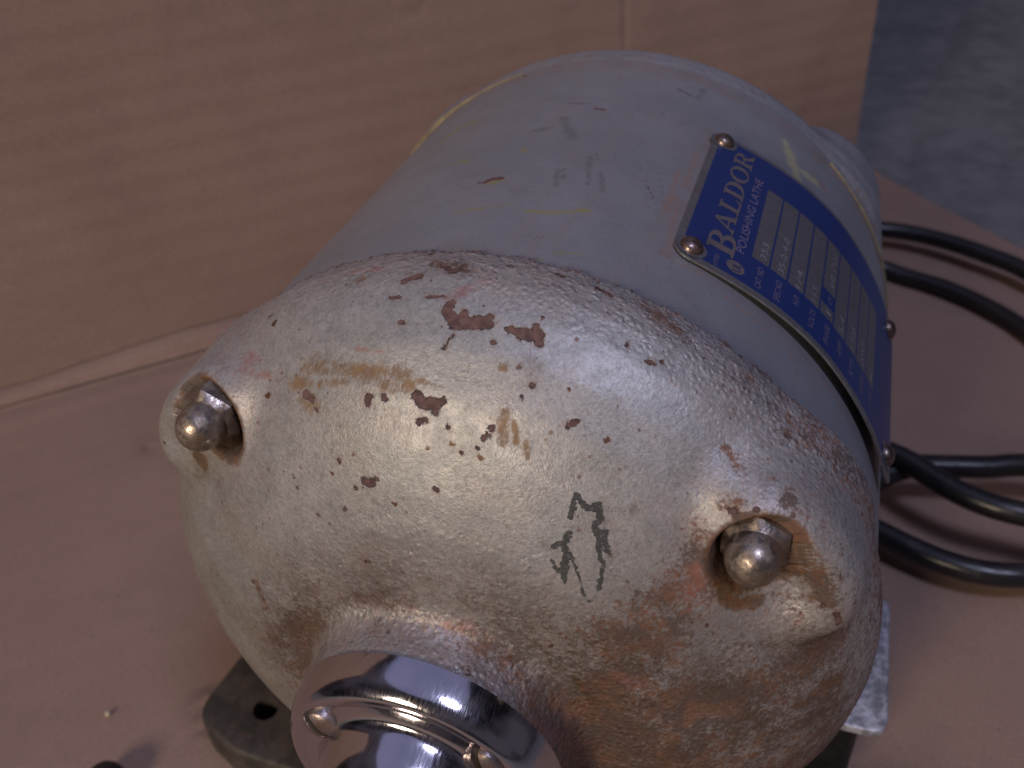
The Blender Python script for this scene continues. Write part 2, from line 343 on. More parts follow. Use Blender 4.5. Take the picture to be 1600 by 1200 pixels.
def bell_sdf(P, full=True):
    x, y, z = P[:,0], P[:,1], P[:,2]; s = -y; rho = np.hypot(x, z)
    th = np.degrees(np.arctan2(x, z))
    d = grid_at(s, rho)
    # collar that carries the chrome cap, with a soft fillet to the dome
    neck = np.maximum(np.hypot(x+.0013, z+.0034)-(.0274+.08*np.clip(.052-s, 0, .02)), s-.0525)
    d = smin(d, neck, .0055)
    for k, a in enumerate(BOLT_A):
        ar = np.radians(a); bx, bz = BOLT_R*np.sin(ar), BOLT_R*np.cos(ar)
        er, et = (np.sin(ar), np.cos(ar)), (np.cos(ar), -np.sin(ar))
        u = (x-bx)*er[0]+(z-bz)*er[1]; v = (x-bx)*et[0]+(z-bz)*et[1]
        # boss: a broad shoulder that carries on past the bolt, away from the top of the motor
        sg = 1 if 0 < a < 90 or a < -90 else -1
        vv = (v-sg*.0068)/1.48 if k < 2 else v
        h = np.maximum(s-(.0190, .0195, .02, .02)[k], 0)*1.0
        lug = np.sqrt((u+(.0008, .0012, .001, .001)[k])**2+vv**2+h**2)-(.0120, .0132, .012, .012)[k]
        d = smin(d, lug, .0042)
        # the shallow bowl between bolt and shoulder edge
        bowl = np.sqrt((u-.0005)**2+((v-sg*.0085)/1.15)**2+(s-.0335)**2)-.0077
        d = smax(d, -bowl, .0060)
    if full:
        for k, a in enumerate(BOLT_A):
            ar = np.radians(a); bx, bz = BOLT_R*np.sin(ar), BOLT_R*np.cos(ar)
            er, et = (np.sin(ar), np.cos(ar)), (np.cos(ar), -np.sin(ar))
            u = (x-bx)*er[0]+(z-bz)*er[1]; v = (x-bx)*et[0]+(z-bz)*et[1]
            pr = np.hypot((u-POCK[k][0])/1.06, v-POCK[k][1])-.0067-.10*np.clip(s-.0185, 0, .012)
            poc = np.maximum(pr, .0170-s)
            d = smax(d, -poc, .0014)
    return d
def bell_trace(O, D, t0, t1, full=True):
    # first hit along rays, sphere tracing with a safety factor
    t = np.full(len(O), t0) if np.isscalar(t0) else t0.copy()
    for _ in range(60):
        d = bell_sdf(O+D*t[:,None], full)
        t = t+np.clip(d, -.004, .02)*.8
    return t
# ---- end of shape ----

BELL_MARKS = [('chip',79,[(-1615,-1542,7626),(-1573,-1445,7687)]),('chip',89,[(-1555,-1601,7602),(-1365,-1715,7561)]),('chip',111,[(-1380,-1737,7543),(-1102,-1702,7612),(-888,-1660,7669)]),('chip',67,[(-1274,-1570,7674)]),('chip',66,[(-807,-1573,7735)]),('chip',66,[(-880,-1679,7657),(-763,-1679,7669)]),('chip',55,[(-415,-1684,7693),(-220,-1681,7703)]),('chip',98,[(-181,-1693,7696),(-13,-1682,7705),(91,-1656,7722)]),('chip',66,[(27,-1549,7791)]),('chip',76,[(162,-1748,7659)]),('chip',44,[(-606,-1922,7517)]),('chip',89,[(-1614,-2733,6548),(-1498,-2780,6512)]),('chip',99,[(-1432,-2796,6505),(-1260,-2789,6550)]),('chip',55,[(-1229,-2852,6465)]),('chip',55,[(-1141,-2745,6632)]),('chip',56,[(-2204,-2768,6325)]),('chip',68,[(-2497,-2762,6225),(-2500,-2808,6155)]),('chip',72,[(-3808,-2634,5710),(-3675,-2694,5714)]),('chip',36,[(-3492,-2831,5613)]),('chip',39,[(-1458,-2986,6219),(-1402,-2956,6276)]),('chip',33,[(-1345,-2952,6295)]),('chip',38,[(-187,-2907,6500)]),('chip',43,[(-274,-3011,6346),(-222,-2977,6397)]),('chip',69,[(-2213,-3533,4957),(-2056,-3554,4978)]),('chip',34,[(-1985,-3522,5076)]),('chip',29,[(-2359,-3592,4753)]),('chip',34,[(-873,-3546,5332)]),('chip',36,[(-2507,-3729,4300)]),('chip',32,[(1080,-2565,6854),(1172,-2516,6891)]),('chip',32,[(1034,-2616,6805)]),('chip',32,[(1140,-2571,6838)]),('chip',32,[(277,-2329,7178)]),('chip',22,[(165,-2487,7018)]),('chip',23,[(-2061,-1330,7621),(-1741,-1294,7715)]),('chip',23,[(-2768,-1357,7382),(-2561,-1351,7459)]),('chip',40,[(-2373,-1775,7264),(-2308,-1785,7278)]),('chip',33,[(-5396,-1051,5909)]),('chip',42,[(-2468,-107,7695)]),('chip',47,[(-2650,-1007,7567),(-2550,-952,7621)]),('chip',47,[(-2501,-923,7646),(-2391,-892,7690)]),('chip',47,[(-2063,-546,7835),(-1936,-653,7854)]),('chip',58,[(-1849,-722,7867),(-1703,-628,7911)]),('chip',35,[(-1657,-525,7933)]),('chip',84,[(5026,-1700,5180),(5145,-1700,5166)]),('chip',60,[(5294,-1700,5166),(5378,-1943,5293)]),('chip',47,[(5375,-2015,5249)]),('chip',44,[(4384,-2665,6259)]),('chip',44,[(3987,-2695,6112),(4060,-2710,6129)]),('chip',47,[(6007,-2792,4681)]),('chip',33,[(4985,-2544,6265)]),('chip',48,[(6256,-2801,4590),(6384,-2753,4323)]),('chip',39,[(6703,-2039,3376),(6847,-1975,3070)]),('chip',33,[(2213,-1259,7607)]),('chip',44,[(2009,-1371,7618),(2080,-1370,7599)]),('chip',33,[(1581,-1284,7753)]),('chip',40,[(772,-316,8071),(960,-347,8054)]),('chip',34,[(1029,-388,8047)]),('chip',35,[(-22,-257,8101),(106,-286,8104)]),('chip',24,[(-1943,-4025,3404)]),('chip',29,[(-2800,-3351,5063)]),('chip',13,[(-1324,-1922,7424),(-1381,-2007,7352),(-1387,-2127,7252)]),('chip',29,[(5246,-2468,4917),(5275,-2352,4973)]),('chip',24,[(-3046,-3741,3897)]),('chip',22,[(-593,-3206,6027)]),('chip',22,[(-929,-2992,6311)]),('chip',27,[(-345,-3124,6176)]),('black',44,[(1478,-3210,5866),(1495,-3299,5693),(1499,-3382,5524)]),('black',50,[(1498,-3205,5870),(1622,-3236,5781),(1719,-3260,5706)]),('black',56,[(1714,-3251,5726),(1808,-3232,5733),(1893,-3174,5808)]),('black',53,[(1896,-3179,5798),(1938,-3230,5694),(1976,-3290,5563),(1921,-3335,5489),(1952,-3364,5419),(1996,-3394,5341),(2072,-3436,5224),(2096,-3492,5096)]),('black',39,[(2089,-3499,5084),(2174,-3552,4932),(2246,-3567,4865),(2252,-3609,4761),(2255,-3646,4667),(2267,-3692,4535),(2279,-3737,4402)]),('black',51,[(2117,-3341,5406),(2120,-3381,5319),(2133,-3419,5234),(2192,-3434,5179),(2260,-3462,5091)]),('black',51,[(1552,-3507,5256),(1518,-3547,5183),(1509,-3589,5093),(1553,-3637,4965)]),('black',38,[(1559,-3646,4943),(1643,-3646,4916),(1707,-3668,4837)]),('black',21,[(1713,-3676,4814),(1788,-3695,4736),(1845,-3723,4640)]),('black',9,[(1864,-3732,4608),(1952,-3783,4432),(2037,-3829,4265)]),('black',26,[(2037,-3829,4265),(2080,-3836,4224)]),('black',18,[(2170,-3852,4129)]),('black',48,[(1362,-3655,4978),(1421,-3619,5050),(1499,-3592,5090)]),('black',64,[(1592,-3675,4857),(1607,-3731,4706),(1628,-3776,4578)]),('black',39,[(1633,-3784,4555),(1675,-3825,4431)]),('black',39,[(1461,-3781,4622),(1593,-3780,4582)]),('black',26,[(1372,-3740,4756),(1410,-3760,4694)]),('tan',141,[(-3952,-2285,6052),(-3397,-2361,6292),(-2867,-2421,6482)]),('tan',125,[(-2859,-2437,6468),(-2351,-2479,6623),(-1977,-2511,6710)]),('tan',101,[(-2290,-2612,6497),(-1811,-2613,6644)]),('tan',144,[(-4044,-2478,5750),(-3843,-2509,5848)]),('tan',144,[(-3871,-2668,5620),(-3641,-2765,5628)]),('tan',44,[(-1667,-2543,6760),(-1231,-2600,6790)]),('tan',70,[(-3565,-2545,5977),(-3050,-2560,6238)]),('tan',65,[(-28,-2715,6768),(-1,-2843,6593),(51,-2996,6373)]),('tan',43,[(153,-2783,6676),(293,-2951,6431)]),('tan',43,[(439,-2923,6465),(532,-3064,6253)]),('tan',65,[(-306,-2225,7283)]),('rust',97,[(64,-2018,7472),(198,-2121,7386),(268,-2307,7201)]),('rust',86,[(25,-2118,7392),(291,-2099,7403)]),('rust',297,[(3144,-3627,4175),(3568,-3341,4579),(3781,-3125,4954)]),('rust',351,[(2776,-3926,3431),(3347,-3691,3811)]),('rust',258,[(3702,-3483,4104),(3555,-3745,3427)]),('rust',180,[(3568,-2938,5485),(3659,-3209,4819)]),('rust',140,[(-2115,-510,7826),(-1584,-688,7929)]),('rust',82,[(-2550,-952,7621),(-2391,-892,7690)]),('rust',55,[(2487,-3018,5835),(2457,-3071,5764)]),('rust',44,[(1701,-3439,5350)]),('rust',44,[(1558,-3458,5354)]),('rust',67,[(1209,-3676,4963)]),('rust',67,[(2327,-3489,5002)]),('rust',66,[(2063,-3277,5558)]),('rust',190,[(-5607,-2998,2851),(-5419,-3230,2596)]),('rust',166,[(-6285,-2694,3025),(-6181,-2788,2783)]),('rust',61,[(-3437,-794,7303),(-3580,-903,7210)]),('rust',302,[(-3037,-4070,1291),(-3355,-4072,250)]),('rust',175,[(-2064,-4079,2320),(-1014,-4105,2698)]),('rust',113,[(-1538,-4356,2143)]),('rust',101,[(-4001,-4009,-189)]),('rust',379,[(4439,-3752,2122),(5486,-3241,2414)]),('rust',330,[(6010,-2787,2897),(6428,-2350,3339)]),('rust',294,[(2709,-4067,1974),(3122,-3959,2888)]),('rust',384,[(2567,-4239,818),(1842,-4382,1708)]),('rust',245,[(331,-4264,2536),(1095,-4241,2325)]),('rust',133,[(4821,-2350,6401)]),('rust',110,[(3860,-2644,6115),(4054,-2641,6198)]),('rust',111,[(3894,-2089,6523),(3606,-1889,6679)]),('rust',103,[(1669,-269,7928),(2335,-525,7761)]),('rust',70,[(4624,-1042,6650)]),('rust',58,[(3726,-473,7203)]),('rust',69,[(-4428,-3863,1369),(-4197,-3957,754)]),('rust',144,[(-3186,-4133,-27),(-3397,-4064,-832)]),('rust',140,[(5645,-2683,5189),(6089,-2781,4835)]),('rust',107,[(7032,-2155,2166),(6444,-2765,1844)]),('red',154,[(-5413,-1945,5389),(-5392,-2062,5339)]),('red',88,[(-5201,-2154,5349),(-4879,-2207,5458),(-4566,-2303,5581)]),('red',57,[(-2727,-2196,6791)]),('red',46,[(-2986,-2169,6710),(-2474,-2217,6866)]),('red',66,[(-6085,-1835,5135)]),('red',112,[(-3190,-4089,587),(-3258,-4097,112)]),('red',160,[(3781,-3125,4954),(3811,-3302,4478)]),('red',122,[(2973,-4031,2497),(3444,-3962,2469)]),('red',122,[(-209,-4193,2645),(395,-4135,2698)]),('red',98,[(-3882,-539,7113),(-3341,-580,7377)]),('red',154,[(1702,-5131,1705),(2669,-4320,311)]),('red',102,[(-1648,-1377,7702),(-1128,-890,7974)]),('dark',105,[(4221,-2625,4771),(4282,-3064,4609),(4488,-3082,4342)]),('dark',106,[(4607,-3040,4298),(4960,-2842,4364)]),('dark',110,[(-6296,-2658,3135),(-6156,-2716,3006)]),('dark',68,[(-6615,-2150,4384),(-6332,-1700,4171)]),('dark',66,[(4099,-2760,6088),(4397,-2732,6161)]),('dark',58,[(5368,-2061,5211),(5462,-2592,5336)]),('dark',63,[(2776,-4072,1590),(2308,-4073,2168)])]
BODY_MARKS = [('olive',38,[(-3803,4610,7027),(-3579,4662,7144),(-3353,4448,7252)]),('olive',30,[(-3610,4750,7128),(-3564,4833,7151)]),('olive',33,[(-2330,4848,7643),(-2086,4868,7713)]),('olive',30,[(-2277,5058,7659),(-2176,4729,7688)]),('olive',33,[(-2683,1789,7526),(-2483,1911,7594),(-2135,1955,7699)]),('olive',39,[(-1293,1945,7885),(-785,2010,7951),(-395,2225,7980)]),('olive',65,[(-285,2361,7985),(-161,2394,7988)]),('olive',56,[(-2443,3146,7607),(-2302,3230,7651)]),('olive',35,[(-2302,3230,7651),(-2145,3351,7697)]),('olive',68,[(-4910,6925,6303),(-4671,7654,6482),(-4212,7529,6789)]),('olive',38,[(5360,367,5926),(5483,133,5812)]),('olive',39,[(5925,462,5360),(6048,385,5221)]),('olive',20,[(-2145,1984,7697),(-1647,2223,7818)]),('olive',24,[(-362,552,7982),(143,757,7989)]),('olive',18,[(-634,218,7965),(-390,223,7980)]),('chip',70,[(-2553,3223,7571),(-2433,3368,7611),(-2227,3385,7673)]),('chip',42,[(-2661,3207,7534),(-2556,3191,7570)]),('chip',20,[(-2057,7720,7721),(-1459,7745,7856)]),('chip',31,[(-626,6251,7965)]),('chip',33,[(319,7850,7984)]),('chip',14,[(740,4127,7956),(998,3713,7927)]),('chip',34,[(4512,2674,6594)]),('chip',25,[(2674,1314,7529)]),('chip',49,[(-1228,7451,7895),(-987,7431,7929)]),('chip',22,[(458,5586,7977)]),('chip',26,[(432,9584,7978),(799,9438,7950)]),('chip',28,[(-4388,11025,6677),(-3778,10462,7040)]),('scuff',42,[(-1173,3952,7903),(-1004,3204,7927)]),('scuff',28,[(-1066,4080,7919),(-944,3535,7934)]),('scuff',50,[(-679,4783,7961),(-560,4259,7970)]),('scuff',35,[(-550,4165,7971),(-391,3438,7980)]),('scuff',22,[(-574,5000,7969),(-483,4695,7975)]),('scuff',93,[(-1829,6760,7778),(-1306,5665,7883)]),('scuff',78,[(-2302,5993,7651),(-1971,6166,7743)]),('scuff',42,[(-259,4136,7986),(-29,3316,7990)]),('scuff',10,[(-1105,528,7913),(-639,1067,7964),(314,1727,7984)]),('scuff',52,[(1028,10109,7924),(979,9381,7930)]),('scuff',11,[(681,4402,7961),(1250,3040,7892)]),('scuff',11,[(400,5027,7980),(1021,3139,7924)]),('scuff',10,[(873,4877,7942),(1319,3388,7880)]),('yellow',138,[(3518,9377,7174),(3736,8770,7063)]),('yellow',118,[(3743,8706,7059),(3947,8203,6947),(4222,8150,6783)]),('yellow',103,[(4014,8881,6909),(4399,9034,6670)]),('yellow',87,[(3404,9714,7228),(3504,9155,7180)]),('rust',105,[(4536,9115,6578),(4760,9196,6417)]),('rust',40,[(1682,1929,7811),(1535,3007,7841),(1462,4116,7855)]),('rust',45,[(1487,4766,7850),(1485,6470,7851)]),('rust',56,[(1319,3388,7880),(1255,5205,7891)]),('rust',32,[(2906,1569,7443),(3626,1494,7120),(4542,1383,6574)]),('rust',27,[(5339,1732,5945),(6108,1793,5151)])]

def stamp(V, marks):
    """wear marks as per-vertex fields: signed distances (mm) for hard-edged kinds, 0..1 strengths for soft ones"""
    out = {}
    for kind in {k for k, _, _ in marks}:
        hard = kind in ('chip', 'black')
        out[kind] = np.full(len(V), 3., np.float32) if hard else np.zeros(len(V), np.float32)
    out.setdefault('chip', np.full(len(V), 3., np.float32))
    for kind, r, P in marks:
        P = np.array(P, float)*1e-5; r = r*1e-5; hard = kind in ('chip', 'black')
        pad = .003+r if hard else r*4.2
        lo, hi = P.min(0)-pad, P.max(0)+pad
        idx = np.nonzero(np.all((V > lo) & (V < hi), axis=1))[0]
        if not len(idx): continue
        Q = V[idx]; d = np.full(len(idx), 9.)
        for a, b in zip(P, P[1:] if len(P) > 1 else P):
            ab = b-a; u = np.clip(((Q-a)@ab)/max(ab@ab, 1e-12), 0, 1)
            d = np.minimum(d, np.linalg.norm(Q-a-u[:, None]*ab, axis=1))
        if hard: out[kind][idx] = np.minimum(out[kind][idx], np.clip((d-r)*1000, -3, 3))
        else: out[kind][idx] = np.maximum(out[kind][idx], np.exp(-(d/(r*1.7))**2))
    return out
def set_attr(me, name, v):
    at = me.attributes.new(name, 'FLOAT', 'POINT'); at.data.foreach_set('value', np.asarray(v, np.float32))

# ---------------------------------------------------------------- the motor (motor frame: Y along the shaft, turned 9 degrees about it, axis 0.12 m up)
motor = bpy.data.objects.new('electric_motor', None); link(motor)
tag(motor, 'grey electric polishing motor with rust-specked silver end bell, blue nameplate and chrome bearing cap', 'motor')
motor.location = (0, 0, 0)
TILT = Matrix.Translation((0, 0, .12)) @ Matrix.Rotation(R(9), 4, 'Y')
def in_motor(o):
    o.parent = motor; o.matrix_local = TILT @ o.matrix_local if o.matrix_local != Matrix.Identity(4) else TILT.copy(); return o

L_BODY = .1084
def make_bell(nt, nphi, marks):
    # rays from a point on the shaft; angle spacing is finest on the upper side
    if nt > 600:
        a1 = np.linspace(-92, 112, int(nt*.82), endpoint=False); a2 = np.linspace(112, 268, nt-len(a1), endpoint=False); A = np.r_[a1, a2]
    else: A = np.linspace(-180, 180, nt, endpoint=False)
    A = np.radians(A); O0 = np.array([0, .004, 0.])
    # start just at the rim and end at the top of the collar
    ph = np.linspace(0, 1, nphi)
    tgt_s = np.interp(ph, [0, .12, .80, 1], [0., .008, .0, .0]); 
    P_ang = np.interp(ph, [0, .72, 1], [math.atan2(.004, .082), R(56), R(87)])
    AA, PP = np.meshgrid(A, P_ang, indexing='ij'); AA = AA.ravel(); PP = PP.ravel()
    D = np.stack([np.cos(PP)*np.sin(AA), -np.sin(PP), np.cos(PP)*np.cos(AA)], 1)
    n = len(D); O = np.repeat(O0[None], n, 0)+D*.115
    t = bell_trace(O, -D, 0., 1.); V = O-D*t[:, None]
    # rim: keep the first rows exactly on the joint plane with a ragged casting line
    Vg = V.reshape(nt, nphi, 3)
    an = np.degrees(A)
    rag = .0004*np.sin(an*.9)+.00035*np.sin(an*2.7+1)+.00022*np.sin(an*7.3+2)+.00012*np.sin(an*17.)
    for k, (rr, yy) in enumerate(((.0797, .0008), (.0803, .0006), (.0808, .0001))):
        Vg[:, k, 0] = rr*np.sin(A); Vg[:, k, 2] = rr*np.cos(A); Vg[:, k, 1] = yy+rag
    V = Vg.reshape(-1, 3)
    F = grid_faces(nt, nphi, True)
    return V, F
V, F = make_bell(1150, 520, None)
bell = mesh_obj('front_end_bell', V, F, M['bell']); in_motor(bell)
at = stamp(V, BELL_MARKS)
s_ = -V[:, 1]; th = np.degrees(np.arctan2(V[:, 0], V[:, 2])); rho = np.hypot(V[:, 0], V[:, 2])
crud = np.zeros(len(V)); soft = np.zeros(len(V))
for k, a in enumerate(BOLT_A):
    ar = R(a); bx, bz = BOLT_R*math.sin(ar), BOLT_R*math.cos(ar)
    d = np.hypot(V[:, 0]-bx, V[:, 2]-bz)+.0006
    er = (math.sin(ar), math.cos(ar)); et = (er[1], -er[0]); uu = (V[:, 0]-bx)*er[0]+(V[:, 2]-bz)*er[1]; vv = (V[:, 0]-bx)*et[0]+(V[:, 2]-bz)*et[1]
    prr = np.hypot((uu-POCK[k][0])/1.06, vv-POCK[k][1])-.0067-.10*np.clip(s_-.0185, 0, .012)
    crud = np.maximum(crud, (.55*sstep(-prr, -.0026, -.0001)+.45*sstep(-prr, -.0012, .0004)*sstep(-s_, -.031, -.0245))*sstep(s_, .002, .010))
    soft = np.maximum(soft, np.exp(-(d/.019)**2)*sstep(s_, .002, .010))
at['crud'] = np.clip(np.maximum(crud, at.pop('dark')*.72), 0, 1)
side = sstep(th, 20, 75)            # the right flank is the dirtier one
at['coarse'] = np.clip(sstep(-s_, -.020, -.002)*1.0+sstep(s_, .036, .042)*.7+sstep(th, 10, 60)*.45, 0, 1)
at['speck'] = np.clip(.13+.50*sstep(th, 0, 75)+.48*sstep(-s_, -.018, -.002)+.25*sstep(s_, .032, .042)+.3*soft+.35*sstep(-(V[:, 2]), -.03, .02), 0, 1)
at['pink'] = np.clip(.75*sstep(s_, .037, .044)+.55*soft+.55*sstep(-s_, -.016, -.001)+.12*side, 0, 1)
rustf = at['rust']; sx, sz = V[:, 0]*math.cos(R(9))+V[:, 2]*math.sin(R(9)), -V[:, 0]*math.sin(R(9))+V[:, 2]*math.cos(R(9))
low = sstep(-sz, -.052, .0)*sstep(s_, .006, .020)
at['grime_shade'] = np.clip(low*(.40+.60*sstep(sx, -.02, .04))+.8*np.exp(-((s_-.0415)/.0022)**2)*sstep(rho, .028, .032)*.7+.35*at['rust'], 0, 1)  # real staining mixed with painted shade, stronger downwards and to the right
at['rust'] = np.clip(rustf*.75+.20*sstep(th, 25, 85)*sstep(s_, .010, .026)+.5*sstep(-s_, -.0012, .0), 0, 1)
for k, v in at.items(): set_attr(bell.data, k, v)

# rear bell: the same casting turned round
V2, F2 = make_bell(420, 150, None)
V2m = V2.copy(); V2m[:, 1] = L_BODY+.0012-V2[:, 1]
fr = .989-.0085*np.exp(-((V2[:, 1]*-1-.001)/.006)**4); V2m[:, 0] *= fr; V2m[:, 2] *= fr
rear = mesh_obj('rear_end_bell', V2m, F2[:, ::-1], M['rear']); in_motor(rear)
s2 = V2[:, 1]*-1
for k in ('chip', 'black'): set_attr(rear.data, k, np.full(len(V2), 3.))
for k, v in (('crud', .0), ('tan', .0), ('red', .0), ('rust', .12), ('coarse', .6), ('speck', .35), ('pink', .22)): set_attr(rear.data, k, np.full(len(V2), v))

# body tube
nt, ny = 620, 260
A = np.linspace(-math.pi, math.pi, nt, endpoint=False); Y = np.linspace(-.001, L_BODY+.001, ny)
AA, YY = np.meshgrid(A, Y, indexing='ij'); RB = .0799
V = np.stack([RB*np.sin(AA).ravel(), YY.ravel(), RB*np.cos(AA).ravel()], 1)
body = mesh_obj('motor_body', V, grid_faces(nt, ny, True)[:, ::-1], M['body']); in_motor(body)
at = stamp(V, BODY_MARKS)
th = np.degrees(np.arctan2(V[:, 0], V[:, 2]))
pl_d = np.maximum(np.abs(th-12.3)/3.0, np.maximum(.019-V[:, 1], V[:, 1]-.079)/.004)
at['dirt'] = np.clip(.6*np.exp(-np.abs(th-11.8)/2.2)*(V[:, 1] > .017)*(V[:, 1] < .080)+.5*sstep(-V[:, 1], -.004, -.001)+.6*sstep(V[:, 1], .098, .107)+.5*np.exp(-((V[:, 1]-.018)/.0016)**2)*(th > 11)*(th < 65), 0, 1)
for k, v in at.items(): set_attr(body.data, k, v)

# filler squeezed out of the rear joint
def band(name, a0, a1, y0, y1, r0, mat, width):
    n = 120; V = []; 
    for i in range(n):
        t = i/(n-1); a = R(a0+(a1-a0)*t); wdt = width(t)
        for k in range(7):
            q = k/6; yy = y0+(y1-y0)*.5+(q-.5)*wdt; rr = r0+.0009*math.sin(math.pi*q)*(.4+min(1, wdt/.003))
            V.append((rr*math.sin(a), yy, rr*math.cos(a)))
    return in_motor(mesh_obj(name, np.array(V), grid_faces(n, 7)[:, ::-1], mat))
band('filler_bead', -74, -30, L_BODY-.001, L_BODY-.001, .0800, M['gasket'], lambda t: .0004+.0036*math.exp(-((t-.38)/.22)**2)+.0004*math.sin(t*31))
band('filler_bead', 36, 78, L_BODY-.0006, L_BODY-.0006, .0800, M['gasket'], lambda t: .0003+.0011*math.exp(-((t-.45)/.24)**2)+.0003*math.sin(t*27))

# acorn nuts in their pockets
def nut_mesh(name, mat):
    n = 60; rows = []
    hexr = lambda a: .00532/math.cos(((a+math.pi/6) % (math.pi/3))-math.pi/6)
    prof = [(0, 0, 1.0), (.0002, 0, 1.0), (.0006, .0002, 1.0), (.0056, 0, 1.0), (.0064, 0, .62), (.0069, 0, .22), (.0072, 0, .04), (.0076, 0, 0)]
    for y, _, hx in prof:
        rows.append([(1-hx)*.00445+hx*min(hexr(2*math.pi*k/n), .00608) for k in range(n)]+[y])
    for q in np.linspace(0, 1, 14)[1:]:
        a = q*math.pi/2*.985; rows.append([.00445*math.cos(a)]*n+[.0088+.0046*math.sin(a)])
    V = [];
    for k in range(n):
        a = 2*math.pi*k/n
        for row in rows: V.append((row[k]*math.sin(a)*1.07, -row[n]*1.05, row[k]*math.cos(a)*1.07))
    m = len(rows); V = np.array(V); F = [tuple(f) for f in grid_faces(n, m, True)]
    F.append(tuple(k*m+m-1 for k in range(n)))
    o = mesh_obj(name, V, F, mat)
    o.data.set_sharp_from_angle(angle=R(17))
    return o
nut0 = nut_mesh('acorn_nut', M['nut']); washer_me = None
NUTS = ((BOLT_R+.0022, -53.4, -.0207, 18, -.0), (BOLT_R+.0000, 40.0, -.0205, 20, 0), (BOLT_R, 130, -.019, 5, 0), (BOLT_R-.004, -160, -.015, 40, 0))
for i, (rr, a, y, spin, _) in enumerate(NUTS):
    o = nut0 if i == 0 else nut0.copy()
    if i: C.objects.link(o)
    o.parent = motor
    loc = Vector((rr*math.sin(R(a)), y, rr*math.cos(R(a))))
    o.matrix_local = TILT @ Matrix.Translation(loc) @ Matrix.Rotation(R(spin), 4, 'Y')
    wz = lathe('washer', [(.003, .0), (.0066, .0), (.0068, -.0004), (.0066, -.0009), (.003, -.0009)], M['rivet'], None, 40) if i == 0 else bpy.data.objects.new('washer', washer_me)
    if i: C.objects.link(wz)
    washer_me = wz.data
    wz.parent = motor; wz.matrix_local = TILT @ Matrix.Translation(loc+Vector((0, .0012, 0)))
nut0['label'] = 'acorn nut with a brassy worn tip in the left pocket'

# chrome bearing cap
cp = [(.0297, -.0500), (.0295, -.0515), (.0291, -.0532), (.0286, -.0548), (.0279, -.0562), (.0269, -.0574), (.0260, -.0579), (.0252, -.0578), (.0245, -.0577), (.0238, -.0575),
      (.0228, -.0576), (.0214, -.0578), (.0203, -.0583), (.0195, -.0595), (.0190, -.0613), (.0184, -.0637), (.0173, -.0665), (.0156, -.0692), (.0135, -.0713), (.0110, -.0728), (.0085, -.0734), (.0070, -.0733), (.0066, -.0722), (.0066, -.0600)]
t = np.linspace(0, len(cp)-1, 110); cpx = np.interp(t, range(len(cp)), [p[0] for p in cp]); cpy = np.interp(t, range(len(cp)), [p[1] for p in cp])
for _ in range(6): cpx[1:-1] = (cpx[:-2]+2*cpx[1:-1]+cpx[2:])/4; cpy[1:-1] = (cpy[:-2]+2*cpy[1:-1]+cpy[2:])/4
cap = in_motor(lathe('bearing_cap', list(zip(cpx*.955, cpy)), M['chrome'], None, 256))
cap.matrix_local = TILT @ Matrix.Translation((-.0013, 0, -.0036))
shaft = lathe('shaft', [(.0062, -.05), (.0062, -.082), (.0056, -.0828), (.0, -.0828)], M['screw'], None, 64); in_motor(shaft); shaft.matrix_local = TILT @ Matrix.Translation((-.0013, 0, -.0036))
def screw_mesh():
    bm = bmesh.new(); n = 48; rings = 9; rad = .0038; H = .0017
    V = []; 
    # domed head with a slot pressed into it
    N = 41; g = np.linspace(-1, 1, N)
    vs = {}
    for i, x in enumerate(g):
        for j, z in enumerate(g):
            # square to disc
            xd = x*math.sqrt(1-z*z/2); zd = z*math.sqrt(1-x*x/2); r = min(1, math.hypot(xd, zd))
            y = H*math.sqrt(max(0, 1-(r*.97)**2))
            slot = 1-sstep(np.array([abs(xd)]), .14, .20)[0]
            y -= slot*.0012
            vs[i, j] = bm.verts.new((xd*rad, -y, zd*rad))
    for i in range(N-1):
        for j in range(N-1):
            fc = bm.faces.new((vs[i, j], vs[i+1, j], vs[i+1, j+1], vs[i, j+1]))
            if abs(fc.calc_center_median().x) < .205*rad: fc.material_index = 1
    ed = [e for e in bm.edges if e.is_boundary]
    r = bmesh.ops.extrude_edge_only(bm, edges=ed)
    for v in r['geom']:
        if isinstance(v, bmesh.types.BMVert): v.co.y = .0006
    return bm
sc0 = bm_obj('screw', screw_mesh(), M['screw']); sc0.data.materials.append(plain('slot_shade', (.035, .024, .018), .75))  # slot's dark recess put into the colour so the slot shows
if sum(p.normal.y for p in sc0.data.polygons if p.material_index == 1) > 0: sc0.data.flip_normals()
for i, (a, spin) in enumerate(((-63, -52), (38, 150), (128, 10), (-150, 100))):
    o = sc0 if i == 0 else sc0.copy()
    if i: C.objects.link(o)
    o.parent = cap; rr = .0212
    o.matrix_local = Matrix.Translation((rr*math.sin(R(a)), -.0580, rr*math.cos(R(a)))) @ Matrix.Rotation(R(spin), 4, 'Y')

